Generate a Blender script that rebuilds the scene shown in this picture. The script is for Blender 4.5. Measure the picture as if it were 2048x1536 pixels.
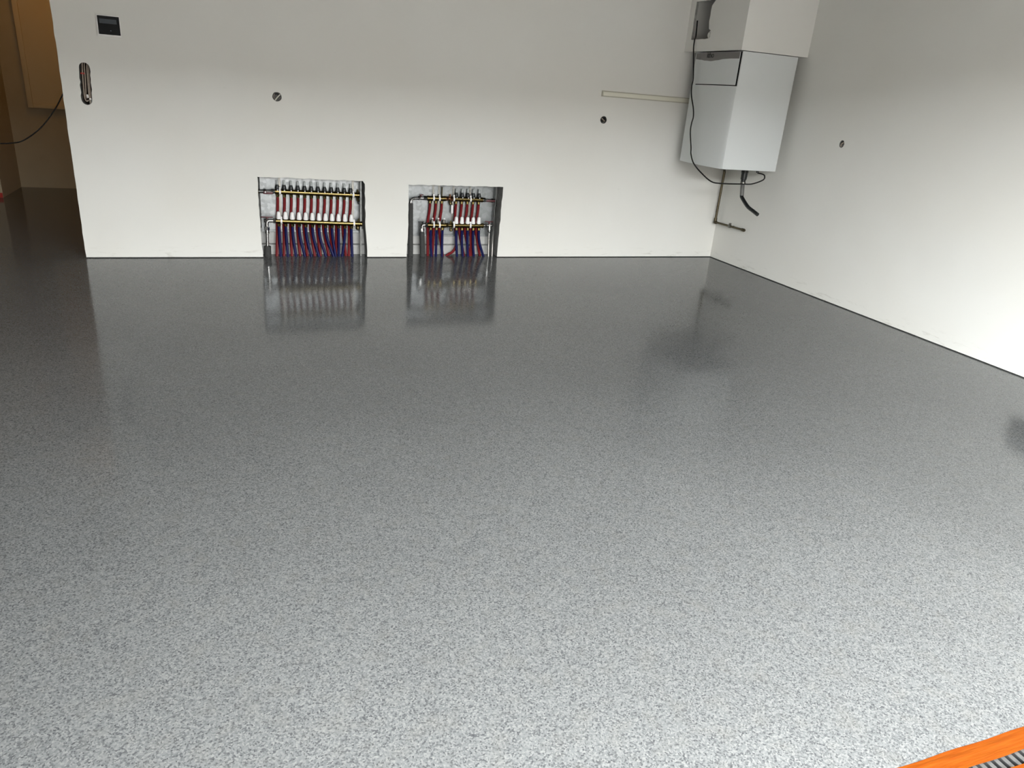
import bpy, bmesh, math, random
from mathutils import Vector, Matrix
from mathutils.geometry import tessellate_polygon

for o in list(bpy.data.objects):
    bpy.data.objects.remove(o, do_unlink=True)
scene = bpy.context.scene
COL = scene.collection
random.seed(7)

# ------------------------------------------------------------------ camera
# metres: x to the right, y into the room, z up; the camera stands at the origin
YAW, PITCH, ROLL = (math.radians(a) for a in (21.9267, 21.7968, -4.7020))
fwd = Vector((math.sin(YAW) * math.cos(PITCH), math.cos(YAW) * math.cos(PITCH), -math.sin(PITCH)))
rgt = Vector((math.cos(YAW), -math.sin(YAW), 0.0))
dwn = fwd.cross(rgt)
r2 = rgt * math.cos(ROLL) + dwn * math.sin(ROLL)
d2 = -rgt * math.sin(ROLL) + dwn * math.cos(ROLL)
cam_data = bpy.data.cameras.new('camera')
cam_data.sensor_width = 36.0
cam_data.sensor_fit = 'HORIZONTAL'
cam_data.lens = 36.0 * 1455.29 / 2048.0
cam_data.clip_start = 0.05
cam = bpy.data.objects.new('camera', cam_data)
M = Matrix((( r2.x, -d2.x, -fwd.x, 0.0),
            ( r2.y, -d2.y, -fwd.y, 0.0),
            ( r2.z, -d2.z, -fwd.z, 1.3),
            (0, 0, 0, 1)))
cam.matrix_world = M
COL.objects.link(cam)
scene.camera = cam

# ------------------------------------------------------------------ world: plain overcast sky
SKY = 41.5
world = bpy.data.worlds.new('overcast_sky')
scene.world = world
world.use_nodes = True
bg = world.node_tree.nodes['Background']
bg.inputs['Color'].default_value = (0.96, 0.99, 1.0, 1)
bg.inputs['Strength'].default_value = SKY

scene.view_settings.view_transform = 'Standard'
scene.view_settings.look = 'None'
scene.view_settings.exposure = 0.0
scene.view_settings.gamma = 1.0
scene.view_settings.use_curve_mapping = False
scene.cycles.max_bounces = 7
scene.cycles.diffuse_bounces = 3
scene.cycles.glossy_bounces = 3
scene.cycles.caustics_reflective = False
scene.cycles.caustics_refractive = False
scene.cycles.adaptive_threshold = 0.02

# main sizes
YB = 5.73          # back wall face
XR = 4.21          # right wall face
XL = -2.40         # left wall face
YF = -0.35         # inner face of the front wall
XE = -0.966        # free end of the back wall
ZC = 2.62          # ceiling
OPX0, OPX1, OPZ = -0.60, 3.25, 2.25   # garage opening in the front wall

# sky portal filling the garage opening (guides sampling, gives off nothing itself)
pl = bpy.data.lights.new('sky_portal', 'AREA')
pl.shape = 'RECTANGLE'
pl.size = OPX1 - OPX0
pl.size_y = OPZ
pl.cycles.is_portal = True
po = bpy.data.objects.new('sky_portal', pl)
po.location = ((OPX0 + OPX1) / 2, YF - 0.13, OPZ / 2)
po.rotation_euler = (math.radians(90), 0, 0)
COL.objects.link(po)

# ------------------------------------------------------------------ materials
def mat(name, col=(.8, .8, .8), rough=.5, metal=0.0, spec=.5, **kw):
    m = bpy.data.materials.new(name)
    m.use_nodes = True
    b = m.node_tree.nodes['Principled BSDF']
    b.inputs['Base Color'].default_value = (*col, 1)
    b.inputs['Roughness'].default_value = rough
    b.inputs['Metallic'].default_value = metal
    b.inputs['Specular IOR Level'].default_value = spec
    for k, v in kw.items():
        b.inputs[k.replace('_', ' ')].default_value = v
    return m

class NT:
    def __init__(self, m):
        self.t = m.node_tree
        self.b = self.t.nodes['Principled BSDF']
        self.co = self.t.nodes.new('ShaderNodeTexCoord').outputs['Object']
    def link(self, a, b): self.t.links.new(a, b)
    def noise(self, scale, detail=2, rough=.5, co=None, dist=0):
        n = self.t.nodes.new('ShaderNodeTexNoise')
        n.inputs['Scale'].default_value = scale
        n.inputs['Detail'].default_value = detail
        n.inputs['Roughness'].default_value = rough
        n.inputs['Distortion'].default_value = dist
        self.link(co or self.co, n.inputs['Vector'])
        return n.outputs['Fac']
    def voro(self, scale, co=None):
        n = self.t.nodes.new('ShaderNodeTexVoronoi')
        n.inputs['Scale'].default_value = scale
        self.link(co or self.co, n.inputs['Vector'])
        return n
    def scaled(self, sx, sy, sz):
        n = self.t.nodes.new('ShaderNodeMapping')
        n.inputs['Scale'].default_value = (sx, sy, sz)
        self.link(self.co, n.inputs['Vector'])
        return n.outputs['Vector']
    def ramp(self, fac, stops):
        n = self.t.nodes.new('ShaderNodeValToRGB')
        e = n.color_ramp.elements
        while len(e) < len(stops): e.new(.5)
        for k, (p, c) in enumerate(stops):
            e[k].position = p
            e[k].color = (*c, 1) if isinstance(c, tuple) else (c, c, c, 1)
        self.link(fac, n.inputs['Fac'])
        return n.outputs['Color']
    def mix(self, fac, a, b, blend='MIX'):
        n = self.t.nodes.new('ShaderNodeMix')
        n.data_type = 'RGBA'
        n.blend_type = blend
        for s, v in ((n.inputs[0], fac), (n.inputs[6], a), (n.inputs[7], b)):
            if isinstance(v, (int, float)): s.default_value = v
            elif isinstance(v, tuple): s.default_value = (*v, 1)
            else: self.link(v, s)
        return n.outputs[2]
    def math(self, op, a, b=0.0):
        n = self.t.nodes.new('ShaderNodeMath')
        n.operation = op
        for s, v in ((n.inputs[0], a), (n.inputs[1], b)):
            if isinstance(v, (int, float)): s.default_value = v
            else: self.link(v, s)
        return n.outputs[0]
    def bump(self, h, strength=.2, dist=.002, sock='Normal'):
        n = self.t.nodes.new('ShaderNodeBump')
        n.inputs['Strength'].default_value = strength
        n.inputs['Distance'].default_value = dist
        self.link(h, n.inputs['Height'])
        self.link(n.outputs['Normal'], self.b.inputs[sock])
        return n.outputs['Normal']
    def set(self, sock, v): self.link(v, self.b.inputs[sock])

def plaster(name, base, dirt=True):
    m = mat(name, base, .82, spec=.25)
    n = NT(m)
    big = n.noise(.9, 2, .6)
    c = n.mix(n.ramp(big, [(.35, 0.0), (.7, 1.0)]), base, tuple(v * k for v, k in zip(base, (.965, .955, .935))))
    mid = n.noise(3.3, 2, .6)
    c = n.mix(n.ramp(mid, [(.45, 0.0), (.75, .35)]), c, tuple(v * .96 for v in base))
    if dirt:   # scuffs and splashes left along the foot of the wall
        sep = n.t.nodes.new('ShaderNodeSeparateXYZ')
        n.link(n.co, sep.inputs[0])
        low = n.ramp(sep.outputs['Z'], [(.0, 1.0), (.03, .8), (.10, .0)])
        sc = n.noise(2.2, 6, .72, n.scaled(2.4, 2.4, 13), dist=.4)
        sc = n.ramp(sc, [(.56, 0.0), (.66, 1.0)])
        f = n.math('MULTIPLY', low, sc)
        f = n.math('MULTIPLY', f, .55)
        c = n.mix(f, c, (.44, .42, .37))
        fine = n.noise(5.0, 5, .7, n.scaled(1, 1, 2.0))
        f2 = n.math('MULTIPLY', n.ramp(fine, [(.70, 0.0), (.76, 1.0)]), .16)
        c = n.mix(f2, c, (.5, .48, .43))
    n.set('Base Color', c)
    n.bump(n.noise(5, 2), .12, .012)
    return m

def make_floor():
    m = mat('epoxy_flake_floor', (.3, .3, .3), .55, spec=0.0)
    n = NT(m)
    v = n.voro(280)
    sep = n.t.nodes.new('ShaderNodeSeparateColor')
    n.link(v.outputs['Color'], sep.inputs[0])
    g = n.ramp(sep.outputs[0], [(0.0, (.038, .039, .041)), (.14, (.060, .062, .064)), (.34, (.095, .098, .098)),
                                (.70, (.121, .124, .122)), (1.0, (.160, .161, .156))])
    w = n.noise(140, 1)
    g = n.mix(n.math('MULTIPLY', n.ramp(w, [(.35, 0.0), (.65, 1.0)]), .35), g, (.102, .105, .105))
    warm = n.noise(16, 1)
    g = n.mix(n.math('MULTIPLY', n.ramp(warm, [(.5, 0.0), (.8, 1.0)]), .25), g, (.112, .107, .095))
    cl = n.noise(1.1, 2, .6)
    g = n.mix(1.0, g, n.ramp(cl, [(.3, .90), (.7, 1.0)]), 'MULTIPLY')
    n.set('Base Color', g)
    n.b.inputs['Coat Weight'].default_value = 1.0
    n.b.inputs['Coat IOR'].default_value = 1.27
    cr = n.noise(.8, 2, .6)
    n.set('Coat Roughness', n.ramp(cr, [(.3, .085), (.7, .125)]))
    nb = n.t.nodes.new('ShaderNodeBump')
    nb.inputs['Strength'].default_value = .10
    nb.inputs['Distance'].default_value = .0012
    n.link(n.noise(95, 1), nb.inputs['Height'])
    n.link(nb.outputs['Normal'], n.b.inputs['Coat Normal'])
    return m

def make_galv(name, col, rough):
    m = mat(name, col, rough, 1.0)
    n = NT(m)
    v = n.voro(42)
    sep = n.t.nodes.new('ShaderNodeSeparateColor')
    n.link(v.outputs['Color'], sep.inputs[0])
    n.set('Base Color', n.ramp(sep.outputs[0], [(0, tuple(c * .82 for c in col)), (1, tuple(min(1, c * 1.08) for c in col))]))
    n.set('Roughness', n.ramp(sep.outputs[1], [(0, rough * .85), (1, rough * 1.2)]))
    return m

def make_rough(name, col, var=.3, scale=30, rough=.9, bump=.4):
    m = mat(name, col, rough, spec=.2)
    n = NT(m)
    f = n.noise(scale, 4, .65)
    n.set('Base Color', n.ramp(f, [(.25, tuple(c * (1 - var) for c in col)), (.75, tuple(min(1, c * (1 + var)) for c in col))]))
    n.bump(n.noise(scale * 4, 3), bump, .003)
    return m

def make_metal(name, col, rough):
    m = mat(name, col, rough, 1.0)
    n = NT(m)
    n.set('Roughness', n.ramp(n.noise(60, 3), [(.3, rough * .8), (.7, rough * 1.25)]))
    return m

MAT = dict(
    wall=plaster('white_plaster', (.79, .79, .755)),
    ceil=make_rough('bare_ceiling', (.47, .46, .44), .08, 3, .9, .1),
    sidewall=make_rough('bare_plaster', (.72, .71, .68), .06, 4, .9, .1),
    dimwall=make_rough('passage_dim_tint', (.46, .385, .27), .05, 3, .9, .1),  # plaster darkened and tinted ochre: the passage's dim warm light is in the colour
    boxing=mat('boxing_paint', (.79, .785, .75), .8, spec=.25),
    floor=make_floor(),
    raw=make_rough('raw_masonry', (.30, .30, .285), .35, 25),
    block=make_rough('grey_block', (.50, .50, .485), .15, 18),
    mortar=make_rough('mortar', (.22, .22, .21), .25, 40),
    galv=make_galv('galvanised_sheet', (.235, .247, .25), .40),
    grate=make_metal('grating_steel', (.42, .42, .42), .4),
    galv_dull=make_galv('dull_galvanised', (.16, .165, .16), .45),
    brass=make_metal('brass', (.165, .125, .050), .24),
    brass_old=make_metal('aged_brass', (.10, .08, .04), .34),
    copper=make_metal('copper', (.34, .16, .085), .28),
    chrome=make_metal('chrome', (.42, .42, .41), .22),
    steel=make_metal('zinc_bracket', (.21, .205, .185), .35),
    red=mat('red_pipe', (.16, .004, .007), .45, spec=.3),
    blue=mat('blue_pipe', (.002, .0045, .060), .45, spec=.22),
    redh=mat('red_handle', (.075, .006, .010), .4),
    white=mat('white_plastic', (.88, .87, .86), .4),
    black=mat('black_plastic', (.008, .010, .010), .4),
    blackcable=mat('black_cable', (.006, .0055, .005), .55, spec=.25),
    grey=mat('grey_plastic', (.13, .13, .122), .5),
    sleeve=make_rough('pipe_sleeve', (.055, .056, .054), .2, 60, .85, .3),
    clear=mat('clear_tube', (.55, .58, .57), .12, Alpha=.75),
    boiler=mat('boiler_white', (.70, .73, .73), .32),
    bdark=mat('boiler_grey_band', (.19, .18, .175), .35),
    logo=mat('logo_grey', (.018, .017, .017), .4),
    groove=mat('boiler_gap', (.006, .006, .006), .8, spec=.1),
    olive=make_metal('gas_pipe_metal', (.11, .092, .06), .42),
    glass=mat('black_glass', (.004, .004, .006), .06),
    lcd=mat('display_grey', (.065, .073, .086), .12),
    trunk=mat('trunking_cream', (.76, .75, .64), .5),
    trunkshade=mat('trunking_edge_shade', (.50, .48, .40), .6),  # darker than the cover: shadow lines along the trunking edges put into the colour
    conduit=make_rough('conduit_beige', (.36, .30, .25), .2, 80, .6, .1),
    brown=make_rough('cavity_brown', (.022, .013, .010), .5, 60),
    orange=mat('orange_tape', (.15, .034, .002), .6, spec=.08),
    redtape=mat('red_tape', (.42, .02, .012), .5),
    board=mat('panel_board', (.60, .48, .30), .6),
    paving=make_rough('outdoor_paving', (.13, .125, .12), .15, 6),
    skyblock=make_rough('sky_block_brick', (.15, .13, .115), .2, 8),
    grass=make_rough('outdoor_ground', (.20, .21, .17), .3, 2),
    bulb=None,
)
n = NT(MAT['orange'])
n.set('Base Color', n.ramp(n.noise(14, 4, .6, n.scaled(1, 9, 1)), [(.3, (.120, .0235, .0008)), (.7, (.138, .032, .0016))]))
n.bump(n.noise(30, 3, .6, n.scaled(.6, 8, 1)), .35, .002)
mb = mat('lamp_bulb', (1, .7, .3))
mb.node_tree.nodes['Principled BSDF'].inputs['Emission Color'].default_value = (1, .50, .10, 1)
mb.node_tree.nodes['Principled BSDF'].inputs['Emission Strength'].default_value = 15.0
MAT['bulb'] = mb

# ------------------------------------------------------------------ mesh helpers (world coordinates)
class MB:
    def __init__(self): self.bm = bmesh.new()
    def box(self, a, b, bevel=0.0, seg=2):
        x0, y0, z0 = (min(p, q) for p, q in zip(a, b)); x1, y1, z1 = (max(p, q) for p, q in zip(a, b))
        v = [self.bm.verts.new(p) for p in ((x0,y0,z0),(x1,y0,z0),(x1,y1,z0),(x0,y1,z0),(x0,y0,z1),(x1,y0,z1),(x1,y1,z1),(x0,y1,z1))]
        fs = [self.bm.faces.new([v[i] for i in q]) for q in ((0,3,2,1),(4,5,6,7),(0,1,5,4),(1,2,6,5),(2,3,7,6),(3,0,4,7))]
        if bevel > 0:
            es = list({e for f in fs for e in f.edges})
            bmesh.ops.bevel(self.bm, geom=es, offset=bevel, segments=seg, affect='EDGES', profile=.6)
        return self
    def rings(self, rings, cap=True):
        vs = [[self.bm.verts.new(p) for p in r] for r in rings]
        n = len(vs[0])
        for a, b in zip(vs, vs[1:]):
            for i in range(n):
                self.bm.faces.new((a[i], a[(i+1) % n], b[(i+1) % n], b[i]))
        if cap:
            self.bm.faces.new(list(reversed(vs[0]))); self.bm.faces.new(vs[-1])
        return self
    def lathe(self, p, axis, profile, n=16, sq=1.0, cap=True):
        """profile: list of (distance along axis, radius)"""
        a = Vector(axis).normalized(); p = Vector(p)
        u = a.orthogonal().normalized(); w = a.cross(u)
        rs = []
        for d, r in profile:
            r = max(r, 1e-4)
            rs.append([p + a*d + (u*math.cos(2*math.pi*k/n) + w*math.sin(2*math.pi*k/n))*r for k in range(n)])
        return self.rings(rs, cap)
    def cyl(self, p0, p1, r, n=14, r1=None):
        p0, p1 = Vector(p0), Vector(p1)
        return self.lathe(p0, p1 - p0, [(0, r), ((p1-p0).length, r if r1 is None else r1)], n)
    def hexnut(self, p0, p1, r): return self.cyl(p0, p1, r, 6)
    def tube(self, pts, r, n=10, smooth=6):
        P = [Vector(p) for p in pts]
        if smooth and len(P) > 2:
            Q = []
            for i in range(len(P) - 1):
                p0 = P[max(i-1, 0)]; p1 = P[i]; p2 = P[i+1]; p3 = P[min(i+2, len(P)-1)]
                for k in range(smooth):
                    t = k / smooth
                    Q.append(.5*((2*p1) + (p2-p0)*t + (2*p0-5*p1+4*p2-p3)*t*t + (3*p1-p0-3*p2+p3)*t**3))
            Q.append(P[-1]); P = Q
        rs = []; prev = None
        for i, p in enumerate(P):
            t = (P[min(i+1, len(P)-1)] - P[max(i-1, 0)]).normalized()
            if prev is None: u = t.orthogonal().normalized()
            else: u = (prev - t*prev.dot(t)).normalized()
            prev = u; w = t.cross(u)
            rs.append([p + (u*math.cos(2*math.pi*k/n) + w*math.sin(2*math.pi*k/n))*r for k in range(n)])
        return self.rings(rs)
    def plan(self, pts, z0, z1, bevel=0.0):
        """closed outline in plan, raised from z0 to z1"""
        return self.rings([[Vector((x, y, z0)) for x, y in pts], [Vector((x, y, z1)) for x, y in pts]])
    def slab(self, outer, holes, depth, place, hole_mat=0):
        """flat plate with holes; place(u, v, w) maps outline coordinates and depth into the room"""
        loops = [outer] + list(holes)
        flat = [p for l in loops for p in l]
        tris = tessellate_polygon([[Vector((p[0], p[1], 0)) for p in l] for l in loops])
        fr = [self.bm.verts.new(place(p[0], p[1], 0)) for p in flat]
        bk = [self.bm.verts.new(place(p[0], p[1], depth)) for p in flat]
        for t in tris:
            self.bm.faces.new([fr[i] for i in t]); self.bm.faces.new([bk[i] for i in reversed(t)])
        s = 0
        for li, l in enumerate(loops):
            for i in range(len(l)):
                j = (i + 1) % len(l)
                f = self.bm.faces.new((fr[s+i], fr[s+j], bk[s+j], bk[s+i]))
                if li: f.material_index = hole_mat
            s += len(l)
        return self
    def build(self, name, mats, parent=None, origin=None, smooth=True, angle=35):
        bmesh.ops.recalc_face_normals(self.bm, faces=self.bm.faces)
        vs = [v.co for v in self.bm.verts]
        if origin is None:
            lo = Vector((min(v[i] for v in vs) for i in range(3))); hi = Vector((max(v[i] for v in vs) for i in range(3)))
            origin = Vector(((lo.x+hi.x)/2, (lo.y+hi.y)/2, lo.z))
        origin = Vector(origin)
        bmesh.ops.translate(self.bm, verts=self.bm.verts, vec=-origin)
        me = bpy.data.meshes.new(name)
        self.bm.to_mesh(me); self.bm.free()
        for m in (mats if isinstance(mats, (list, tuple)) else [mats]):
            me.materials.append(MAT[m] if isinstance(m, str) else m)
        if smooth:
            me.polygons.foreach_set('use_smooth', [True]*len(me.polygons))
            me.set_sharp_from_angle(angle=math.radians(angle))
        o = bpy.data.objects.new(name, me)
        COL.objects.link(o)
        o.location = origin
        if parent: attach(o, parent)
        return o

def wpos(o):
    p = Vector(o.location)
    while o.parent: o = o.parent; p += Vector(o.location)
    return p
def attach(o, parent):
    o.location = Vector(o.location) - wpos(parent)
    o.parent = parent
def tag(o, label=None, cat=None, group=None, kind=None):
    if label: o['label'] = label
    if cat: o['category'] = cat
    if group: o['group'] = group
    if kind: o['kind'] = kind
    return o
def thing(name, loc, label, cat, group=None):
    o = bpy.data.objects.new(name, None); COL.objects.link(o); o.location = loc
    o.empty_display_size = .05
    return tag(o, label, cat, group)
def copy_tree(o, shift=(0, 0, 0), parent=None):
    c = o.copy(); COL.objects.link(c)
    c.location = Vector(o.location) + Vector(shift)
    c.parent = parent if parent is not None else o.parent
    for ch in o.children:
        copy_tree(ch, (0, 0, 0), c)
    return c
def struct(o, label=None):
    return tag(o, label, kind='structure')

def jitter_poly(pts, step, amp, seed):
    """outline with a slightly ragged, broken plaster edge"""
    rnd = random.Random(seed); out = []
    for i, p in enumerate(pts):
        q = pts[(i+1) % len(pts)]
        L = math.hypot(q[0]-p[0], q[1]-p[1]); k = max(1, int(L / step))
        nx, ny = -(q[1]-p[1])/L, (q[0]-p[0])/L
        for j in range(k):
            t = j / k; a = rnd.uniform(-amp, amp) if j else 0
            out.append((p[0]+(q[0]-p[0])*t + nx*a, p[1]+(q[1]-p[1])*t + ny*a))
    return out
def circle(cx, cy, r, n=20, amp=0, seed=1, sx=1):
    rnd = random.Random(seed)
    return [(cx + sx*(r+rnd.uniform(-amp, amp))*math.cos(2*math.pi*k/n), cy + (r+rnd.uniform(-amp, amp))*math.sin(2*math.pi*k/n)) for k in range(n)]

# ================================================================== THE SETTING
GAP = .006                      # open joint between plaster and floor
T1 = .13                        # depth of the recesses
def notch(pts, step, amp, seed):
    """ragged open notch: the last stretch of the outline is left open at the floor"""
    q = jitter_poly(pts, step, amp, seed)
    k = min(range(len(q)), key=lambda i: (q[i][0]-pts[-1][0])**2 + (q[i][1]-pts[-1][1])**2)
    return q[:k+1]
cav1 = notch([(.987, GAP), (.984, .10), (.972, .25), (.968, .565), (.952, .588), (.60, .590), (.36, .592), (.195, .592), (.192, .463), (.199, .172), (.206, GAP)], .035, .0028, 3)
cav2 = notch([(2.075, GAP), (2.080, .20), (2.088, .578), (1.80, .577), (1.55, .574), (1.306, .572), (1.310, .30), (1.304, GAP)], .035, .0026, 5)
slot = []
for k in range(9):
    a = math.pi * k / 8
    slot.append((-.824 + .031*math.cos(a), 1.236 + .031*math.sin(a)))
for k in range(9):
    a = math.pi + math.pi * k / 8
    slot.append((-.834 + .031*math.cos(a), 1.042 + .031*math.sin(a)))
slot = jitter_poly(slot, .02, .003, 9)
hole_a = circle(.353, 1.144, .031, 22, .0012, 4)
hole_b = circle(2.926, 1.144, .029, 20, .0015, 6)
edge_l = [(XE + random.Random(k).uniform(-.002, .002), ZC - k*(ZC-GAP)/46) for k in range(47)]
outer = [(4.30, GAP), (4.30, ZC)] + edge_l + cav1[::-1] + cav2[::-1]
m = MB().slab(outer, [slot, hole_a, hole_b], T1, lambda u, v, w: (u, YB + w, v), 1)
for f in m.bm.faces:
    c = f.calc_center_median()
    if YB + .01 < c.y < YB + T1 - .01 and .1 < c.x < 2.2 and c.z > GAP + .0005: f.material_index = 1
wall_back = struct(m.build('wall_back', ['wall', 'raw'], origin=(0, 0, 0), smooth=False), 'white plastered back wall with two recesses by the floor')
m = MB()
m.box((XE + .004, YB + T1 + .012, 0), (4.30, YB + .27, ZC))
m.box((XE + .02, YB + .03, 0), (.16, YB + T1, GAP)); m.box((1.02, YB + .03, 0), (1.27, YB + T1, GAP)); m.box((2.12, YB + .03, 0), (4.30, YB + T1, GAP))
m.build('inner_leaf', 'mortar', wall_back, origin=(0, 0, 0), smooth=False)
# grey blocks showing at the bottom of both recesses
bx = MB().box((0, 0, 0), (.30, .016, .118), .004, 1).build('block', 'block', wall_back, origin=(0, 0, 0), smooth=False)
bx.location = (.20 - .17, YB + T1 - .004, -.045)
def blk(x, z): return copy_tree(bx, (x - (.20 - .17), 0, z + .045), wall_back)
for x in (.34, .65, .96): blk(x, -.045)
for x in (-.06, .25, .56, .87): blk(x, .083)
for x in (1.15, 1.46, 1.77, 2.08): blk(x, -.045)
for x in (1.29, 1.60, 1.91): blk(x, .083)

hole_r = circle(4.409, 1.132, .026, 18, .0018, 8, .92)
m = MB().slab([(YF - .25, GAP), (YB + .01, GAP), (YB + .01, ZC), (YF - .25, ZC)], [hole_r], .10, lambda u, v, w: (XR + w, u, v), 1)
wall_right = struct(m.build('wall_right', ['wall', 'raw'], origin=(0, 0, 0), smooth=False), 'white plastered right wall')
MB().box((XR + .025, YF - .25, 0), (XR + .1, YB + .2, GAP)).box((XR + .101, YF - .25, 0), (XR + .2, YB + .2, ZC)).build('inner_leaf', 'mortar', wall_right, origin=(0, 0, 0), smooth=False)

# floor with the slot for the drain
DX0, DX1, DY0, DY1 = .55, 4.05, .655, .755
YFAR = 9.02
flo = MB()
flo.slab([(XL - .2, YF - .25), (XR + .2, YF - .25), (XR + .2, YFAR + .2), (XL - .2, YFAR + .2)],
         [[(DX0, DY0), (DX1, DY0), (DX1, DY1), (DX0, DY1)]], -.10, lambda u, v, w: (u, v, w), 0)
struct(flo.build('floor', 'floor', origin=(0, 0, 0), smooth=False), 'glossy grey flake epoxy floor')

# ceiling, other walls
struct(MB().box((XL - .2, YF - .25, ZC), (XR + .2, YFAR + .2, ZC + .15)).build('ceiling', 'ceil', origin=(0, 0, 0), smooth=False))
struct(MB().box((XL - .2, YF - .25, 0), (XL, 8.30, ZC)).build('wall_left', 'sidewall', origin=(0, 0, 0), smooth=False), 'plastered left wall running on into the passage')
m = MB().box((XL, YF - .25, 0), (OPX0, YF, ZC)).box((OPX1, YF - .25, 0), (XR, YF, ZC)).box((OPX0, YF - .25, OPZ), (OPX1, YF, ZC))
struct(m.build('wall_front', 'sidewall', origin=(0, 0, 0), smooth=False), 'front wall with the garage opening')
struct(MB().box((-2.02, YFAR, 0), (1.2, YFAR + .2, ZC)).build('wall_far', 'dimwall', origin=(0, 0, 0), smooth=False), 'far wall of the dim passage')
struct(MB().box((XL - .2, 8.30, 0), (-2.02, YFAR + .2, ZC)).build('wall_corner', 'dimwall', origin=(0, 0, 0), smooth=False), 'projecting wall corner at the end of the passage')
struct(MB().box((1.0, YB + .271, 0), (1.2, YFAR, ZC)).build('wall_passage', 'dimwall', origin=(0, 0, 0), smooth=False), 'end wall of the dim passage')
# outdoors, in front of the garage
struct(MB().box((-30, -40, -.14), (34, YF - .25, -.03)).build('ground', 'paving', origin=(0, 0, 0), smooth=False), 'paved ground outside the garage')
struct(MB().box((-24, -10.2, -.03), (28, -9.6, 3.58)).build('wall_sky_block', 'skyblock', origin=(0, 0, 0), smooth=False), 'unseen brick wall added across the yard to block low sky light')  # out of view, added to keep low sky light off the upper walls

# boxing above the boiler, open in its left face
BX, BY, BZ = 3.597, 4.96, 1.716
hole_bx = jitter_poly([(5.655, 1.806), (5.655, 2.082), (5.389, 2.078), (5.432, 2.04), (5.440, 1.93), (5.425, 1.875), (5.390, 1.862), (5.392, 1.822), (5.402, 1.806)], .03, .0025, 12)
wb = MB().slab([(BY, BZ), (YB, BZ), (YB, ZC), (BY, ZC)], [hole_bx], .02, lambda u, v, w: (BX + w, u, v), 1)
wb.box((BX + .02, BY, BZ), (XR, BY + .02, ZC))
wb.slab([(BX + .02, BY + .02), (XR, BY + .02), (XR, YB), (BX + .02, YB)], [circle(3.86, 5.44, .085, 24)], .02, lambda u, v, w: (u, v, BZ + w), 1)
struct(wb.build('trim_1', ['boxing', 'raw'], origin=(0, 0, 0), smooth=False), 'white boxing in the corner above the boiler, cut open on its left face')

lump = MB()
bmesh.ops.create_icosphere(lump.bm, subdivisions=3, radius=1.0)
rl_ = random.Random(4)
for v in lump.bm.verts:
    k = 1 + .16*math.sin(7*v.co.x + 3*v.co.z) + .12*math.sin(11*v.co.y + 5*v.co.z) + rl_.uniform(-.06, .06)
    v.co = Vector((3.618 + v.co.x*.012*k, 5.425 + v.co.y*.026*k, 1.834 + v.co.z*.028*k))
lump.build('plaster_lump', 'boxing', bpy.data.objects['trim_1'], smooth=False)

# ================================================================== BOILER
ZB0, ZB1 = .866, 1.712
ZF = 1.472          # lower edge of the flap
def boiler_plan(inset=0.0):
    i = inset
    pts = [(4.13, 5.588 - i), (3.640 + i, 5.588 - i), (3.628 + i, 5.580 - i), (3.620 + i, 5.556 - i), (3.611 + i, 5.515), (3.601 + i, 5.46), (3.595 + i, 5.40),
           (3.591 + i, 5.33), (3.590 + i, 5.25), (3.591 + i, 5.17), (3.594 + i, 5.10), (3.598 + i, 5.05), (3.602 + i, 5.015), (3.607 + i, 4.990 + i), (3.6125 + i, 4.974 + i), (3.6175 + i, 4.967 + i), (4.13, 4.966 + i)]
    return pts
boiler = thing('heating_boiler', (3.87, 5.277, ZB0), 'white wall-hung heating boiler with a grey band, under the boxing', 'boiler')
XS = 3.622     # seam between the front and the casing
back = [(4.13, 5.588), (XS, 5.588), (XS, 4.966), (4.13, 4.966)]
MB().box((XS, 4.966, ZB0), (4.13, 5.588, ZB1), .004, 2).build('casing', 'boiler', boiler)
fr = [p for p in boiler_plan() if p[0] < XS + .001]
fr = [(XS - .0005, 5.5855)] + [p for p in boiler_plan() if p[0] < XS - .001] + [(XS - .0005, 4.9665)]
MB().plan(fr, ZB0 + .001, ZF - .003).build('front_panel', 'boiler', boiler, angle=25)
ffr = [(x + .0, y) for x, y in fr]
ffr = [(x, y) for x, y in fr if not (y < 4.98)] + [(3.6105, 4.979), (3.6115, 4.990)]
flap = MB().plan(ffr, ZF + .004, ZB1 - .007).build('flap', 'boiler', boiler, angle=25)
tag(flap, 'hinged upper flap with a grey band')
gi = [(x + .007, y + (.005 if y < 5.2 else -.003)) for x, y in fr]
gi[0] = (XS + .002, gi[0][1]); gi[-1] = (XS + .002, gi[-1][1])
MB().plan(gi, ZF - .006, ZB1 - .004).build('flap_recess', 'groove', boiler)
# grey band with a wavy lower edge, following the flap's front
bm_ = MB()
fp = [p for p in boiler_plan() if p[0] < XS - .001]
def front_x(y):
    fp2 = sorted(fp, key=lambda p: p[1])
    for a, b in zip(fp2, fp2[1:]):
        if a[1] <= y <= b[1]:
            t = (y - a[1]) / (b[1] - a[1]); return a[0] + (b[0]-a[0]) * t
    return fp2[0][0] if y < fp2[0][1] else fp2[-1][0]
wave = [(4.974, 1.659), (5.075, 1.659), (5.15, 1.656), (5.238, 1.648), (5.317, 1.6425), (5.40, 1.647), (5.486, 1.655), (5.574, 1.661)]
def wave_z(y):
    for a, b in zip(wave, wave[1:]):
        if a[1 - 1] <= y <= b[0]:
            t = (y - a[0]) / (b[0] - a[0]); t = t*t*(3-2*t) if abs(a[1]-b[1]) > .004 else t
            return a[1] + (b[1]-a[1]) * t
    return wave[0][1] if y < wave[0][0] else wave[-1][1]
N = 48; rows = []
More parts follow.
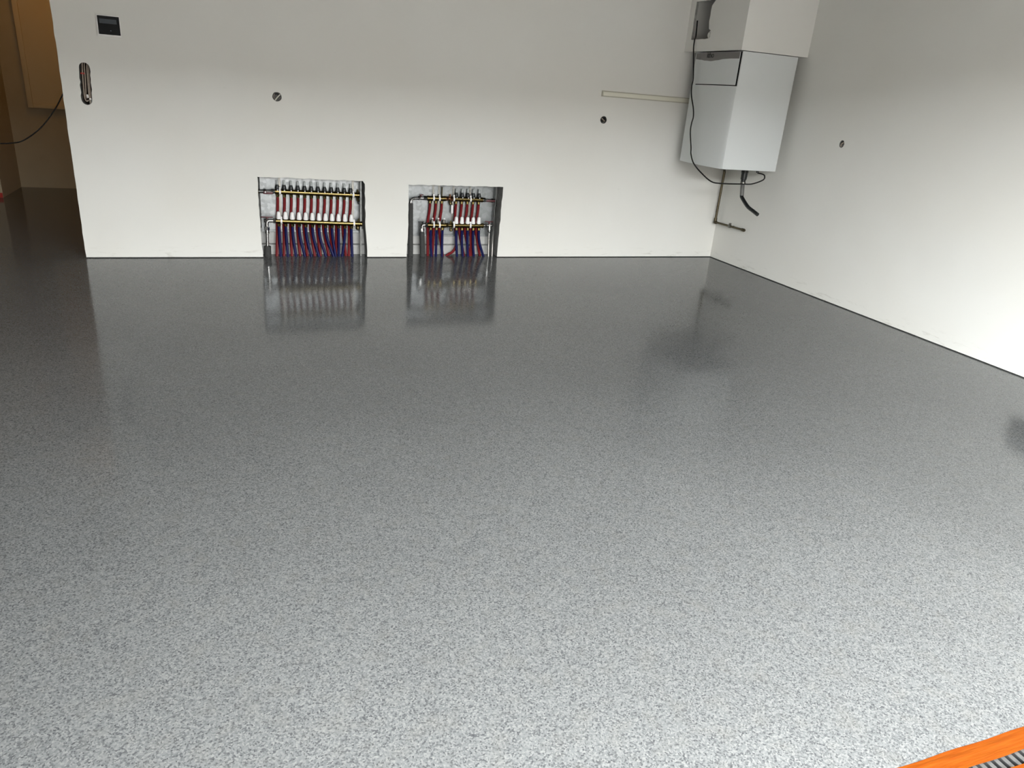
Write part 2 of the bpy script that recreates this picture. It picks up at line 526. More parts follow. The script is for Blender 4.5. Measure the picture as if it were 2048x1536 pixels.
for k in range(N + 1):
    y = 4.984 + (5.574 - 4.984) * k / N
    x = front_x(y); z0 = wave_z(y); z1 = ZB1 - .008
    rows.append([Vector((x - .0016, y, z0)), Vector((x - .0016, y, z1)), Vector((x + .003, y, z1)), Vector((x + .003, y, z0))])
bm_.rings(rows)
band = bm_.build('grey_band', 'bdark', flap)
tc = bpy.data.curves.new('brand_lettering', 'FONT')
tc.body = 'itho'; tc.size = .054; tc.align_x = 'CENTER'; tc.extrude = .0006; tc.space_character = .95; tc.offset = .0011
to = bpy.data.objects.new('brand_lettering_curve', tc); COL.objects.link(to)
bpy.context.view_layer.update()
tm = bpy.data.meshes.new_from_object(to.evaluated_get(bpy.context.evaluated_depsgraph_get()))
bpy.data.objects.remove(to, do_unlink=True)
tm.name = 'brand_lettering'
tm.transform(Matrix(((0, 0, -1, 0), (-1.15, 0, 0, 0), (0, 1, 0, 0), (0, 0, 0, 1))))
tm.materials.clear(); tm.materials.append(MAT['logo'])
tl = bpy.data.objects.new('brand_lettering', tm); COL.objects.link(tl)
tl.location = (front_x(5.33) - .0023, 5.332, 1.668); attach(tl, flap)
MB().box((3.66, 4.995, ZB0 - .004), (4.10, 5.56, ZB0 + .004)).build('underside_plate', 'grey', boiler)
MB().box((4.13, 5.12, 1.20), (XR, 5.50, 1.60)).build('mounting_bracket', 'steel', boiler)
for x, y, r in ((4.00, 5.179, .026), (4.10, 5.30, .016), (4.02, 5.36, .014), (3.93, 5.48, .016), (4.09, 5.56, .016), (3.97, 4.983, .010)):
    MB().cyl((x, y, ZB0 - .016), (x, y, ZB0 + .002), r, 12).build('connection_stub', 'black', boiler)

# flue in the boxing
fl = thing('flue_pipe', (3.86, 5.44, ZB1), 'grey flue pipe seen through the hole in the boxing', 'flue')
MB().cyl((3.86, 5.44, ZB1 + .002), (3.86, 5.44, ZC), .070, 28).build('pipe', 'grey', fl)
MB().lathe((3.86, 5.44, 2.0), (0, 0, 1), [(0, .072), (.004, .077), (.045, .077), (.05, .072)], 28).build('collar', 'grey', fl)

# power cable of the boiler
cab = [(3.635, 5.665, 1.95), (3.630, 5.645, 1.845), (3.606, 5.610, 1.812), (3.590, 5.592, 1.806), (3.583, 5.582, 1.770), (3.582, 5.574, 1.729), (3.577, 5.534, 1.619), (3.577, 5.505, 1.51), (3.577, 5.51, 1.455), (3.570, 5.482, 1.383), (3.570, 5.427, 1.29),
       (3.570, 5.407, 1.224), (3.570, 5.418, 1.174), (3.570, 5.414, 1.104), (3.570, 5.37, .99), (3.570, 5.354, .937), (3.572, 5.298, .872), (3.58, 5.191, .815), (3.62, 5.088, .758), (3.68, 5.032, .751), (3.85, 4.996, .757),
       (3.92, 4.959, .765), (3.98, 4.91, .804), (4.0, 4.926, .834), (3.995, 4.95, .845), (3.97, 4.983, .8495)]
tag(MB().tube(cab, .0052, 8, 6).build('power_cable', 'blackcable'), 'thin black cable looping from the boxing down under the boiler', 'cable')

# condensate hose
hs = thing('condensate_hose', (4.0, 5.179, .50), 'black drain hose hanging bent below the boiler', 'hose')
MB().lathe((4.0, 5.179, .8495), (0, 0, -1), [(0, .028), (.02, .030), (.022, .026), (.075, .024), (.078, .020), (.098, .019)], 16).build('trap', 'black', hs)
MB().lathe((4.0, 5.177, .757), (0, 0, -1), [(0, .020), (.004, .022), (.018, .022), (.022, .017)], 14).build('coupling', 'steel', hs)
MB().tube([(4.0, 5.177, .735), (4.0, 5.172, .70), (4.0, 5.161, .645)], .0165, 12, 4).build('upper_tube', 'grey', hs)
MB().tube([(4.0, 5.162, .650), (4.0, 5.158, .635), (4.0, 5.108, .600), (4.0, 5.05, .568), (4.0, 4.982, .549), (4.0, 4.918, .531)], .0150, 12, 5).build('lower_tube', 'black', hs)

# gas pipe in the corner
gp = thing('gas_pipe', (4.165, 5.68, .32), 'dull metal pipe in the corner, from the boiler to a capped stub', 'pipe')
MB().tube([(4.09, 5.56, .8495), (4.10, 5.575, .832), (4.155, 5.668, .80), (4.166, 5.68, .775)], .011, 10, 5).build('upper_bend', 'olive', gp)
MB().cyl((4.166, 5.68, .78), (4.162, 5.68, .345), .0105, 12).build('riser', 'olive', gp)
MB().lathe((4.162, 5.68, .375), (0, 0, -1), [(0, .0135), (.02, .0145), (.045, .0145), (.05, .012)], 12).lathe((4.162, 5.688, .335), (0, -1, 0), [(0, .010), (.004, .0145), (.03, .0145), (.034, .012)], 12).build('elbow', 'olive', gp)
MB().cyl((4.162, 5.675, .335), (4.162, 5.27, .342), .0095, 12).build('branch', 'olive', gp)
cl = MB().lathe((4.162, 5.472, .3385), (0, -1, 0), [(0, .012), (.003, .0145), (.024, .0145), (.027, .012)], 12).cyl((4.162, 5.458, .3385), (XR, 5.458, .3385), .005, 8).build('pipe_clip', 'steel', gp)
MB().box((4.152, 5.452, .352), (4.172, 5.464, .366), .002).build('clip_screw', 'steel', cl)
MB().lathe((4.162, 5.285, .342), (0, -1, 0), [(0, .0125), (.004, .0135), (.035, .0135), (.042, .010)], 12).build('end_cap', 'olive', gp)

# ================================================================== HEATING MANIFOLDS
def lin(a, b, t): return a + (b - a) * t
def bar(mb, x0, x1, y, z0, z1, r):
    """manifold bar: a round tube with a flat rib and end collars, axis along x"""
    L = Vector((x1 - x0, 0, z1 - z0)).length
    mb.lathe((x0, y, z0), (x1 - x0, 0, z1 - z0), [(0, r*.86), (.003, r), (.012, r), (.013, r*.93), (L - .013, r*.93), (L - .012, r), (L - .003, r), (L, r*.86)], 24)
    return mb

def cabinet(c, x0, x1, z0, z1):
    y = YB + T1 - .018
    MB().box((x0, y, z0), (x1, y + .002, z1)).build('back_plate', 'galv', c, smooth=False)
    MB().box((x0, y - .012, z0 - .004), (x1, y, z0), 0).box((x0, y - .012, z0), (x1, y - .010, z0 + .007)).build('bottom_lip', 'galv', c, smooth=False)
    return c

def flow_meter(x, y, z, root):
    f = MB().lathe((x, y, z), (0, 0, 1), [(0, .0155), (.004, .017), (.014, .016), (.030, .0115), (.034, .010)], 14).build('flow_meter', 'black', root)
    MB().lathe((x, y, z + .034), (0, 0, 1), [(0, .0080), (.022, .0078), (.023, .0086), (.029, .0086), (.031, .006)], 12).build('sight_tube', 'clear', f)
    MB().lathe((x, y - .019, z - .004), (0, -1, 0), [(0, .0050), (.004, .0048), (.006, .003)], 8).build('screw_cap', 'white', f)
    return f
def valve_cap(x, y, z, root):
    c = MB().lathe((x, y, z), (0, 0, 1), [(0, .0172), (.003, .0182), (.010, .0180), (.016, .0172), (.040, .0142), (.050, .0120), (.055, .007)], 16).build('valve_cap', 'white', root)
    return c
def pipe_nut(x, y, z, root):
    return MB().hexnut((x, y, z), (x, y, z - .018), .0125).lathe((x, y, z - .018), (0, 0, -1), [(0, .0105), (.004, .0100), (.006, .0095)], 12).build('pipe_nut', 'brass', root)

def bracket(x, ytop, ylow, ztop, zlow, zt, zl, root):
    """perforated hanging bracket behind the bars with a clamp round each"""
    yb = YB + T1 - .022
    b = MB()
    b.slab([(x - .0075, zlow), (x + .0075, zlow), (x + .0075, ztop - .010), (x + .005, ztop), (x - .005, ztop), (x - .0075, ztop - .010)],
           [circle(x, ztop - .018, .0048, 10), circle(x, ztop - .034, .0035, 8), circle(x, (zt+zl)/2 + .03, .0038, 8), circle(x, (zt+zl)/2 - .03, .0038, 8)], .002, lambda u, v, w: (u, yb - w, v), 0)
    o = b.build('bracket', 'steel', root, smooth=False)
    for (yy, zz) in ((ytop, zt), (ylow, zl)):
        c = MB()
        c.box((x - .007, yy + .016, zz - .006), (x + .007, yb, zz + .006))
        R = .0222
        pr = [Vector((x - .0065, yy, zz)), ]
        rings = []
        for k in range(20):
            a = 2*math.pi*k/20
            ring = [Vector((x + dx, yy + rr*math.cos(a), zz + rr*math.sin(a))) for dx, rr in ((-.0065, R - .004), (-.0065, R), (.0065, R), (.0065, R - .004))]
            rings.append(ring)
        rings.append(rings[0])
        c.rings(rings, cap=False)
        c.box((x - .0065, yy - .010, zz + R - .001), (x + .0065, yy + .004, zz + R + .010), .001, 1)
        bmesh.ops.remove_doubles(c.bm, verts=c.bm.verts, dist=1e-5)
        tag(c.build('clamp', 'white', o), 'pale clamp round the bar')
    return o

# ------------------------------------------------ left recess: twelve circuits
YT, YL = YB + .090, YB + .058      # depth of the upper and the lower bar
m1 = thing('heating_manifold', (.62, YB + .07, 0), 'brass floor-heating manifold with twelve circuits in the left recess', 'manifold')
cabinet(m1, .212, .950, .182, .586)
MB().box((.950, YB + .055, .0), (.9525, YB + T1 - .004, .582)).box((.940, YB + .055, .0), (.950, YB + .0565, .582)).build('side_rail', 'galv_dull', m1, smooth=False)
x0, x1 = .312, .952
ZT = lambda x: lin(.480, .469, (x - x0) / (x1 - x0))
ZL = lambda x: lin(.268, .254, (x - x0) / (x1 - x0))
bar(MB(), x0 + .003, x1 - .004, YT, ZT(x0), ZT(x1), .0205).build('supply_bar', 'brass', m1)
bar(MB(), x0 - .003, x1 + .004, YL, ZL(x0), ZL(x1), .0205).build('return_bar', 'brass', m1)
XB = [.3335 + .0491*k for k in range(12)]
blue_foot = [.337, .388, .449, .515, .563, .621, .674, .733, .747, .772, .797, .876]
red_foot = [.309, .361, .420, .482, .536, .592, .636, .700, .728, .752, .832, .853]
rnd = random.Random(21)
for k, x in enumerate(XB):
    zt, zl = ZT(x), ZL(x)
    flow_meter(x, YT, zt + .017, m1)
    valve_cap(x, YL, zl + .015, m1)
    pipe_nut(x, YT, zt - .019, m1)
    pipe_nut(x, YL, zl - .019, m1)
    xr = x - .006
    fx = red_foot[k]
    yf = YB + .064 + rnd.uniform(-.004, .006)
    MB().tube([(x, YT, zt - .041), (x - .001, YT + .002, zt - .09), (xr - .004, YT + .004, .27), (xr - .006, YT + .002, .20), (lin(xr - .006, fx, .45), lin(YT, yf, .4), .10), (fx, yf, -.004)], .0108, 10, 5).build('supply_pipe', 'red', m1)
    fb = blue_foot[k]
    yb_ = YB + .040 + rnd.uniform(-.004, .004)
    dx = fb - x
    MB().tube([(x, YL, zl - .041), (x + dx*.02, YL, .175), (x + dx*.26, YL - .004, .115), (x + dx*.66, lin(YL, yb_, .6), .05), (fb, yb_, -.004)], .0108, 10, 5).build('return_pipe', 'blue', m1)
bracket(.351, YT, YL, .578, .18, ZT(.351), ZL(.351), m1)
bracket(.893, YT, YL, .576, .20, ZT(.893), ZL(.893), m1)
# drain and vent valves at the right end
ev = MB().lathe((.928, YT, ZT(.928) + .018), (0, 0, 1), [(0, .009), (.012, .010), (.013, .007), (.024, .006)], 10).build('end_valve', 'brass_old', m1)
ev = MB().lathe((.925, YT - .004, ZT(.925) - .018), (.15, -.5, -1), [(0, .009), (.014, .011), (.03, .010)], 10).build('end_valve', 'brass_old', m1)
MB().lathe((.931, YT - .020, ZT(.925) - .045), (.35, -.2, -1), [(0, .010), (.004, .012), (.018, .011), (.020, .006)], 10).build('knob', 'black', ev)
ev = MB().lathe((.930, YL, ZL(.93) + .018), (0, 0, 1), [(0, .009), (.012, .010), (.013, .007), (.022, .006)], 10).build('end_valve', 'brass_old', m1)
MB().lathe((.922, YL - .004, ZL(.922) - .017), (0, -.15, -1), [(0, .010), (.006, .016), (.018, .018), (.028, .014), (.032, .006)], 14).build('knob', 'brass_old', ev)
# inlet at the upper left with a dark red handle
iv = MB().cyl((.200, YT + .004, .476), (.318, YT, .480), .0135, 14).hexnut((.288, YT, .479), (.310, YT, .480), .019).hexnut((.236, YT, .4775), (.252, YT, .478), .020).build('inlet_valve', 'galv_dull', m1)
tag(MB().box((.232, YT - .030, .462), (.300, YT - .020, .480), .004).lathe((.246, YT - .012, .478), (0, -1, 0), [(0, .010), (.016, .010), (.022, .006)], 12).build('handle', 'redh', iv), 'dark red lever handle')
MB().lathe((.246, YT - .034, .478), (0, -1, 0), [(0, .0065), (.003, .006), (.005, .003)], 10).build('handle_cap', 'white', iv)
MB().cyl((.200, YT + .004, .476), (.200, YB + T1 - .002, .476), .0135, 12).build('inlet_pipe', 'brass_old', m1)
# outlet at the lower left: chrome elbow, riser and grey sleeve
ov = MB()
ov.tube([(.318, YL, .268), (.285, YL, .268), (.256, YL, .266), (.247, YL, .250), (.246, YL, .225)], .0130, 14, 5)
ov.hexnut((.292, YL, .268), (.312, YL, .268), .019).hexnut((.226, YL, .268), (.246, YL, .268), .014).hexnut((.2465, YL, .222), (.246, YL, .200), .0185).lathe((.246, YL, .200), (0, 0, -1), [(0, .015), (.018, .0145), (.02, .017), (.026, .017), (.028, .012)], 14)
ov = ov.build('outlet_valve', 'chrome', m1)
tag(MB().lathe((.250, YL, .282), (0, 0, 1), [(0, .008), (.012, .008)], 10).box((.205, YL - .007, .291), (.292, YL + .007, .299), .003).build('handle', 'redh', ov), 'dark red lever handle')
MB().cyl((.246, YL, .176), (.243, YL, .07), .0115, 14).build('riser', 'chrome', m1)
tag(MB().lathe((.2435, YL, .078), (-.02, 0, -1), [(0, .021), (.002, .0255), (.082, .0265)], 18).build('insulation_sleeve', 'sleeve', m1), 'dark grey pipe sleeve')

# ------------------------------------------------ right recess: three and five circuits
m2 = thing('heating_manifold', (1.70, YB + .07, 0), 'brass floor-heating manifold of three and five circuits in the right recess', 'manifold')
cabinet(m2, 1.318, 2.045, .160, .574)
MB().box((2.045, YB + .05, .0), (2.0475, YB + T1 - .004, .570)).build('side_rail', 'galv_dull', m2, smooth=False)
zt2, zl2 = .4605, .2525
bar(MB(), 1.478, 1.634, YT, zt2, zt2, .0205).build('supply_bar', 'brass', m2)
bar(MB(), 1.478, 1.634, YL, zl2, zl2, .0205).build('return_bar', 'brass', m2)
bar(MB(), 1.692, 1.950, YT, zt2, zt2 - .002, .0205).build('supply_bar', 'brass', m2)
bar(MB(), 1.700, 1.958, YL, zl2, zl2 + .001, .0205).build('return_bar', 'brass', m2)
XA = [1.505, 1.554, 1.603]
XC = [1.722 + .0483*k for k in range(5)]
def joint(xa, xb, y, z, mats, up):
    j = MB().cyl((xa, y, z), (xb, y, z), .012, 14).hexnut((xa + .004, y, z), (xa + .018, y, z), .0195).hexnut((xb - .022, y, z), (xb - .002, y, z), .0215)
    j.lathe((lin(xa, xb, .62), y, z + .012), (0, 0, 1), [(0, .010), (.010, .010), (.012, .007), (.024, .005)], 10)
    j = j.build('coupling', mats, m2)
    k = MB().lathe((lin(xa, xb, .62), y - .003, z - .012), (.1, -.25, -1), [(0, .010), (.012, .0115), (.022, .014), (.034, .012), (.038, .006)], 12).build('drain_cock', 'brass_old', j)
    return j
joint(1.634, 1.692, YT, zt2, 'copper', 1)
joint(1.634, 1.700, YL, zl2, 'brass', 1)
tag(MB().lathe((1.686, YT - .012, .412), (.02, 0, -1), [(0, .006), (.006, .009), (.060, .011), (.066, .008), (.07, .004)], 12).build('drain_key', 'white', m2), 'pale drain key hanging from the coupling')
rfoot = {0: 1.494, 1: 1.531, 2: 1.622, 3: 1.735, 4: 1.806, 5: 1.856, 6: 1.868, 7: 1.946}
bfoot = {0: 1.520, 1: 1.556, 2: 1.608, 3: 1.737, 4: 1.788, 5: 1.832, 6: 1.884, 7: 1.970}
for k, x in enumerate(XA + XC):
    if k >= 3:
        flow_meter(x, YT, zt2 + .017, m2)
        valve_cap(x, YL, zl2 + .015, m2)
    else:
        v = MB().lathe((x + .014, YL, zl2 + .015), (0, 0, 1), [(0, .010), (.010, .010), (.012, .013), (.026, .012), (.030, .007)], 12).build('valve_insert', 'steel', m2)
        MB().lathe((x + .014, YL - .012, zl2 + .048), (0, 0, 1), [(0, .005), (.005, .007), (.012, .006)], 8).build('screw_cap', 'white', v)
    pipe_nut(x, YT, zt2 - .019, m2)
    pipe_nut(x + .005, YL, zl2 - .019, m2)
    fx, fb = rfoot[k], bfoot[k]
    xr = x - .006 if k >= 3 else x - .010
    if k == 3:     # this one bends off to the left just above the floor
        path = [(x, YT, zt2 - .041), (x - .002, YT + .002, .36), (xr + .004, YT + .004, .25), (xr + .022, YT, .16), (xr + .016, YB + .075, .075), (1.705, YB + .072, .030), (1.672, YB + .070, .012), (1.650, YB + .068, -.006)]
    else:
        path = [(x, YT, zt2 - .041), (x - .002, YT + .002, .36), (xr - .004, YT + .004, .26), (xr, YT, .19), (lin(xr, fx, .45), YT - .012, .095), (fx, YB + .066, -.004)]
    MB().tube(path, .0108, 10, 5).build('supply_pipe', 'red', m2)
    xb = x + .005; dx = fb - xb
    MB().tube([(xb, YL, zl2 - .041), (xb + dx*.04, YL, .165), (xb + dx*.25, YL - .004, .105), (xb + dx*.62, YB + .048, .050), (fb, YB + .040, -.004)], .0108, 10, 5).build('return_pipe', 'blue', m2)
for x in (1.532, 1.580, 1.700, 1.842):
    bracket(x, YT, YL, .566 if x < 1.65 else .555, .20, zt2, zl2, m2)
MB().box((1.595, YT + .026, .20), (1.605, YT + .030, .570)).cyl((1.600, YT, zt2 + .018), (1.600, YT, .552), .0052, 10).build('rod', 'brass_old', m2)
# left inlets: sleeved pipe with chrome bend on top; sleeved pipe to the lower bar
ip = MB().tube([(1.342, YL + .010, .40), (1.342, YL + .012, .425), (1.350, YL + .018, .449), (1.375, YL + .026, .4575), (1.42, YT, .459), (1.486, YT, zt2)], .0115, 14, 6).hexnut((1.448, YT, .460), (1.476, YT, .4605), .018).hexnut((1.405, YT - .001, .459), (1.420, YT, .459), .0165).build('inlet_valve', 'chrome', m2)
tag(MB().lathe((1.428, YT, .468), (0, 0, 1), [(0, .006), (.016, .006)], 8).box((1.418, YT - .006, .482), (1.448, YT + .006, .489), .002).build('handle', 'redh', ip), 'dark red lever handle')
tag(MB().lathe((1.342, YL + .010, .422), (.018, -.012, -1), [(0, .013), (.003, .0185), (.428, .0200)], 18).build('insulation_sleeve', 'sleeve', m2), 'tall dark grey pipe sleeve')
lp = MB().tube([(1.486, YL, zl2), (1.462, YL, zl2), (1.444, YL, .250), (1.438, YL, .236), (1.438, YL, .17)], .0118, 14, 5).hexnut((1.460, YL, zl2), (1.478, YL, zl2), .0185).hexnut((1.418, YL, zl2), (1.438, YL, zl2), .014).hexnut((1.438, YL, .225), (1.438, YL, .203), .0175).build('outlet_valve', 'chrome', m2)
tag(MB().lathe((1.440, YL, .262), (0, 0, 1), [(0, .007), (.014, .007)], 8).box((1.405, YL - .006, .275), (1.450, YL + .006, .282), .002).build('handle', 'black', lp), 'black lever handle')
tag(MB().lathe((1.438, YL, .198), (.045, -.03, -1), [(0, .012), (.004, .0185), (.02, .0205), (.200, .0215)], 18).build('insulation_sleeve', 'sleeve', m2), 'short dark grey pipe sleeve')
# right outlets
rv = MB().cyl((1.946, YT, zt2 - .002), (2.055, YT - .006, .4535), .0120, 14).hexnut((1.954, YT, zt2 - .002), (1.970, YT, .458), .0190).hexnut((2.020, YT - .004, .4555), (2.036, YT - .005, .4548), .018).lathe((2.055, YT - .007, .462), (0, 0, -1), [(0, .013), (.04, .0125), (.042, .0165), (.050, .0165), (.052, .0100)], 12).build('inlet_valve', 'chrome', m2)
tag(MB().lathe((1.998, YT - .010, .457), (0, -1, 0), [(0, .008), (.016, .008)], 10).box((1.972, YT - .032, .448), (2.050, YT - .024, .463), .004).build('handle', 'redh', rv), 'dark red lever handle')
MB().tube([(2.055, YT - .007, .42), (2.052, YT - .012, .32), (2.050, YT - .026, .15), (2.048, YB + .048, -.004)], .0098, 12, 5).build('riser', 'chrome', m2)
rl = MB().cyl((1.954, YL, zl2 + .001), (2.030, YL, zl2 + .004), .0125, 14).hexnut((1.968, YL, zl2 + .001), (1.984, YL, zl2 + .002), .0185).lathe((2.012, YL, zl2 + .014), (0, 0, -1), [(0, .012), (.030, .0135), (.036, .016), (.05, .017), (.066, .0145), (.068, .010)], 12).build('outlet_valve', 'chrome', m2)
tag(MB().lathe((2.006, YL, zl2 + .016), (0, 0, 1), [(0, .007), (.016, .007)], 8).box((1.970, YL - .006, zl2 + .032), (2.040, YL + .006, zl2 + .039), .002).build('handle', 'redh', rl), 'dark red lever handle')
MB().tube([(2.012, YL, .195), (2.013, YL, .12), (2.014, YB + .044, -.004)], .0098, 12, 4).build('riser', 'chrome', m2)

# ================================================================== SMALL THINGS ON THE WALLS
th = thing('control_display', (-.653, YB, 1.435), 'square black glass control display on the back wall, top left', 'display')
MB().box((-.720, YB - .017, 1.431), (-.587, YB, 1.555), .003).build('housing', 'white', th)
gl = MB().box((-.714, YB - .020, 1.4425), (-.591, YB - .0155, 1.5495), .0012, 1).build('glass_front', 'glass', th)
MB().box((-.704, YB - .0208, 1.506), (-.606, YB - .0195, 1.532)).build('screen', 'lcd', gl)
MB().lathe((-.644, YB - .0196, 1.466), (0, -1, 0), [(0, .004), (.0006, .0038)], 10).build('touch_button', 'lcd', gl)

# open slot with bent conduits
sl = thing('conduit_slot', (-.83, YB + .03, 1.01), 'bundle of bent beige conduits in the open wall slot below the display', 'conduits')
MB().box((-.875, YB + .085, .99), (-.78, YB + .09, 1.28)).build('slot_back', 'brown', sl)
def strand(name, mat_, pts, r): return MB().tube(pts, r, 8, 5).build(name, mat_, sl)
strand('conduit', 'conduit', [(-.838, YB + .05, 1.275), (-.838, YB + .012, 1.235), (-.841, YB + .008, 1.18), (-.844, YB + .008, 1.12), (-.846, YB + .008, 1.06), (-.838, YB + .008, 1.034), (-.826, YB + .012, 1.040)], .0042)
strand('conduit', 'conduit', [(-.826, YB + .05, 1.275), (-.826, YB + .014, 1.235), (-.828, YB + .012, 1.18), (-.834, YB + .012, 1.10), (-.838, YB + .012, 1.065), (-.832, YB + .010, 1.050)], .0038)
strand('conduit', 'conduit', [(-.810, YB + .05, 1.270), (-.811, YB + .010, 1.235), (-.814, YB + .006, 1.17), (-.817, YB + .006, 1.10), (-.818, YB + .006, 1.055), (-.815, YB + .010, 1.02)], .0044)
strand('conduit', 'conduit', [(-.803, YB + .05, 1.262), (-.803, YB + .016, 1.225), (-.808, YB + .014, 1.15), (-.811, YB + .012, 1.08), (-.813, YB + .012, 1.04)], .0036)
tag(MB().box((-.851, YB + .004, 1.196), (-.829, YB + .016, 1.206), .002).build('wire', 'redtape', sl), 'red wire')
MB().lathe((-.828, YB + .002, 1.075), (.1, 0, -1), [(0, .004), (.003, .006), (.018, .006), (.021, .003)], 8).build('connector', 'white', sl)
MB().box((-.820, YB + .002, 1.044), (-.808, YB + .012, 1.054), .002).build('connector', 'white', sl)
MB().box((-.822, YB + .006, 1.010), (-.806, YB + .030, 1.046), .003).build('conduit_end', 'grey', sl)

def wall_box(name, c, normal, r, label, variant):
    """recessed round wiring box: rim, cup, cut wires"""
    c = Vector(c); nrm = Vector(normal)
    up = Vector((0, 0, 1)); sd = up.cross(nrm)
    t = thing(name, c - Vector((0, 0, r)), label, 'wall box')
    m = MB()
    n = 20
    rings = []
    for d, rr in ((.004, r*.80), (.002, r*.95), (-.040, r*.92), (-.040, r*.5), (-.040, .001)):
        rings.append([c + nrm*(d - .006) + (sd*math.cos(2*math.pi*k/n) + up*math.sin(2*math.pi*k/n))*rr for k in range(n)])
    rings.insert(0, [c + nrm*(-.030) + (sd*math.cos(2*math.pi*k/n) + up*math.sin(2*math.pi*k/n))*r*.78 for k in range(n)])
    m.rings(rings, cap=False).build('cup', 'grey' if variant != 1 else 'sleeve', t)
    def P(a, b, d=-.004): return c + sd*a*r + up*b*r + nrm*d
    if variant == 0:
        tag(MB().tube([P(-.42, -.80), P(.10, -.12, .0), P(.70, .52)], .0042, 8, 4).build('wire', 'trunk', t), 'pale cut wire')
        MB().tube([P(.0, -.70, -.010), P(.45, -.35, -.006), P(.72, -.1, -.010)], .006, 8, 4).build('wire', 'grey', t)
        MB().tube([P(-.66, -.55, -.008), P(-.78, 0, -.006), P(-.62, .55, -.008)], .004, 8, 4).build('wire', 'conduit', t)
        MB().tube([P(-.55, .55, -.012), P(.1, .72, -.008), P(.6, .5, -.012)], .004, 8, 4).build('wire', 'black', t)
    elif variant == 1:
        MB().tube([P(-.55, .45, -.008), P(.0, -.02, -.002), P(.42, -.28, -.006)], .0048, 8, 4).build('wire', 'conduit', t)
        MB().tube([P(-.3, -.75, -.010), P(.1, -.72, -.004), P(.4, -.62, -.010)], .005, 8, 4).build('wire', 'grey', t)
    else:
        MB().tube([P(-.35, -.8, -.008), P(-.3, -.25, -.002), P(.15, .25, -.003), P(.5, .5, -.008)], .0045, 8, 4).build('wire', 'conduit', t)
        MB().tube([P(.2, -.75, -.010), P(.1, -.3, -.005), P(.5, -.1, -.010)], .0045, 8, 4).build('wire', 'grey', t)
    return t
wall_box('wiring_box', (.353, YB, 1.144), (0, -1, 0), .030, 'open round wiring box above the left manifold', 0)
wall_box('wiring_box', (2.926, YB, 1.144), (0, -1, 0), .0275, 'open round wiring box below the trunking on the back wall', 1)
wall_box('wiring_box', (XR, 4.409, 1.132), (-1, 0, 0), .0245, 'open round wiring box on the right wall', 2)

tr = thing('cable_trunking', (3.29, YB, 1.324), 'cream cable trunking running into the back of the boiler', 'trunking')
MB().box((2.880, YB - .014, 1.323), (3.76, YB, 1.367), .0015, 1).build('base', 'trunkshade', tr, smooth=False)
MB().box((2.886, YB - .021, 1.3295), (3.76, YB - .0135, 1.3605), .003, 2).build('cover', 'trunk', tr)

# dark box low on the right wall, seen mirrored in the floor at the edge of the view
jb = thing('socket_box', (XR, 2.47, .25), 'dark low socket box on the right wall by the garage opening', 'socket')
MB().box((XR - .045, 2.41, .25), (XR, 2.55, .41), .006).build('housing', 'sleeve', jb)
MB().box((XR - .052, 2.425, .345), (XR - .044, 2.535, .40), .003).build('lid', 'black', jb)
MB().box((XR - .052, 2.425, .265), (XR - .044, 2.535, .330), .003).build('lid', 'black', jb)

# ================================================================== PASSAGE
pb = thing('panel_board', (-1.25, YFAR, .79), 'framed board hanging on the far wall of the dim passage', 'board')
MB().box((-1.80, YFAR - .045, .822), (-.70, YFAR, 2.30)).build('panel', 'board', pb, smooth=False)
MB().box((-1.832, YFAR - .062, .79), (-1.787, YFAR, 2.34), .004).build('frame_side', 'board', pb)
MB().box((-1.787, YFAR - .062, .79), (-.70, YFAR, .826), .004).build('frame_bottom', 'board', pb)
pts = [(-.975, 6.01, 1.16), (-1.0, 6.0, 1.08), (-1.03, 5.99, 1.023), (-1.07, 5.99, .957), (-1.152, 5.99, .852), (-1.232, 5.99, .78), (-1.299, 5.99, .738), (-1.355, 5.99, .725), (-1.422, 5.99, .720), (-1.52, 5.99, .735), (-1.70, 5.99, .83), (-1.95, 5.99, 1.04), (-2.20, 5.99, 1.34), (XL + .003, 5.99, 1.62)]
tag(MB().tube(pts, .0042, 8, 5).build('hanging_cable', 'blackcable'), 'black cable sagging across the dim passage', 'cable')
tag(MB().box((XL, 8.294, .001), (-2.022, 8.2995, .045)).build('red_tape', 'redtape'), 'red tape along the foot of the passage wall', 'tape')
LX, LY, LZ = -1.18, 7.9, 2.12
lamp = thing('globe_lamp', (LX, LY, LZ), 'frosted globe lamp hanging from the passage ceiling', 'lamp')
MB().tube([(LX, LY, ZC), (LX, LY, LZ + .30)], .004, 8, 0).build('cord', 'black', lamp)
MB().lathe((LX, LY, LZ + .225), (0, 0, 1), [(0, .055), (.012, .055), (.05, .03), (.08, .006)], 16).build('lamp_cap', 'black', lamp)
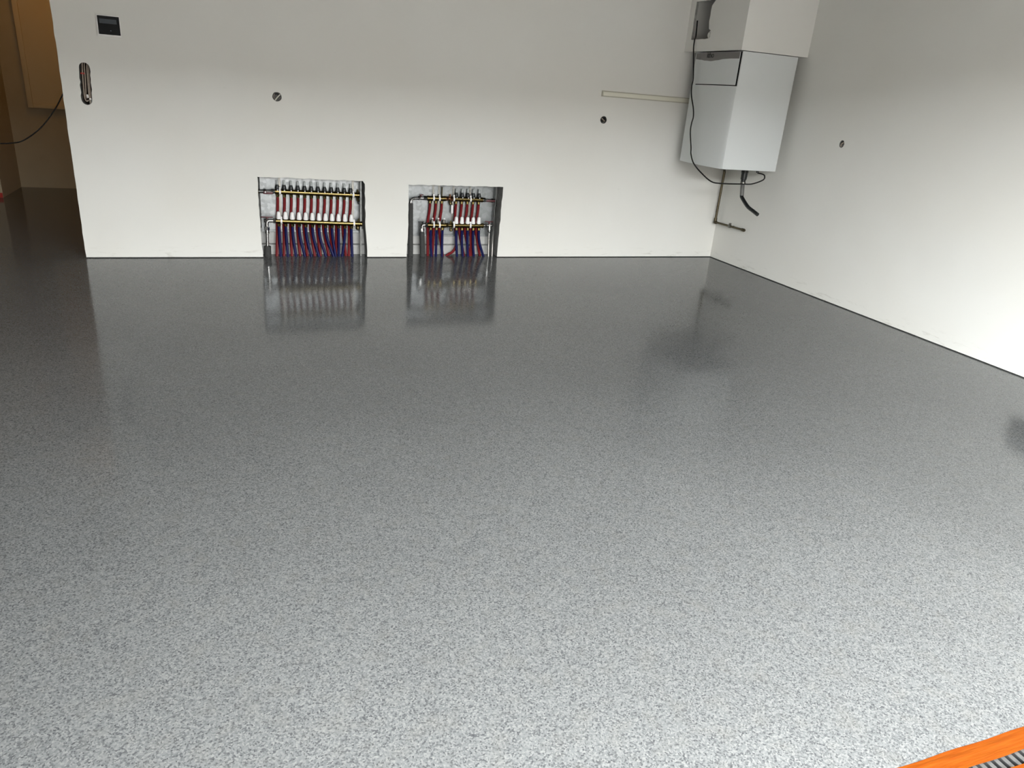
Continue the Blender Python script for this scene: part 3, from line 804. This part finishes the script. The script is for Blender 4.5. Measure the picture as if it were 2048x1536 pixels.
MB().lathe((LX, LY, LZ), (0, 0, 1), [(.12 - .12*math.cos(math.pi*k/12), .12*math.sin(math.pi*k/12)) for k in range(13)], 24).build('glass_globe', 'bulb', lamp)

# ================================================================== DRAIN WITH TAPE
dr = thing('floor_drain', (2.3, .705, -.09), 'galvanised channel drain with a bar grating at the garage opening', 'drain')
ch = MB().box((DX0, DY0, -.095), (DX1, DY1, -.090)).box((DX0, DY0, -.090), (DX1, DY0 + .004, -.002)).box((DX0, DY1 - .004, -.090), (DX1, DY1, -.002))
ch.build('channel', 'black', dr, smooth=False)
b0 = MB().box((DX0 + .004, DY0 + .004, -.016), (DX0 + .0155, DY1 - .004, -.0015), .001, 1).build('grating_bar', 'grate', dr, smooth=False)
for k in range(1, 159):
    copy_tree(b0, (.022*k, 0, 0), dr)
def tape(y0, y1, label, seed):
    rnd = random.Random(seed); m = MB(); xs = [.42 + .02*k for k in range(186)]; ny = 10
    top = []; bot = []
    ph = [rnd.uniform(0, 6) for _ in range(4)]
    for x in xs:
        row = []; rowb = []
        for j in range(ny + 1):
            t = j / ny
            y = lin(y0, y1, t) + .0010*math.sin(x*31 + ph[0]) * (1 if j in (0, ny) else .3)
            cr = .58 + .10*math.sin(x*2.3 + ph[1]) + .03*math.sin(x*17 + ph[2])
            z = .0006 + .0016*math.exp(-((t - cr)/.06)**2) + .0004*math.sin(x*40 + j + ph[3])*(0 < j < ny)
            row.append(m.bm.verts.new((x, y, max(z, .0004)))); rowb.append(m.bm.verts.new((x, y, .0001)))
        top.append(row); bot.append(rowb)
    for i in range(len(xs) - 1):
        for j in range(ny):
            m.bm.faces.new((top[i][j], top[i+1][j], top[i+1][j+1], top[i][j+1]))
            m.bm.faces.new((bot[i][j], bot[i][j+1], bot[i+1][j+1], bot[i+1][j]))
        m.bm.faces.new((top[i][0], bot[i][0], bot[i+1][0], top[i+1][0])); m.bm.faces.new((top[i][ny], top[i+1][ny], bot[i+1][ny], bot[i][ny]))
    return tag(m.build('masking_tape', 'orange', angle=60), label, 'tape')
tape(.7175, .7645, 'orange masking tape along the room side of the drain', 1)
tape(.642, .690, 'orange masking tape along the opening side of the drain', 2)
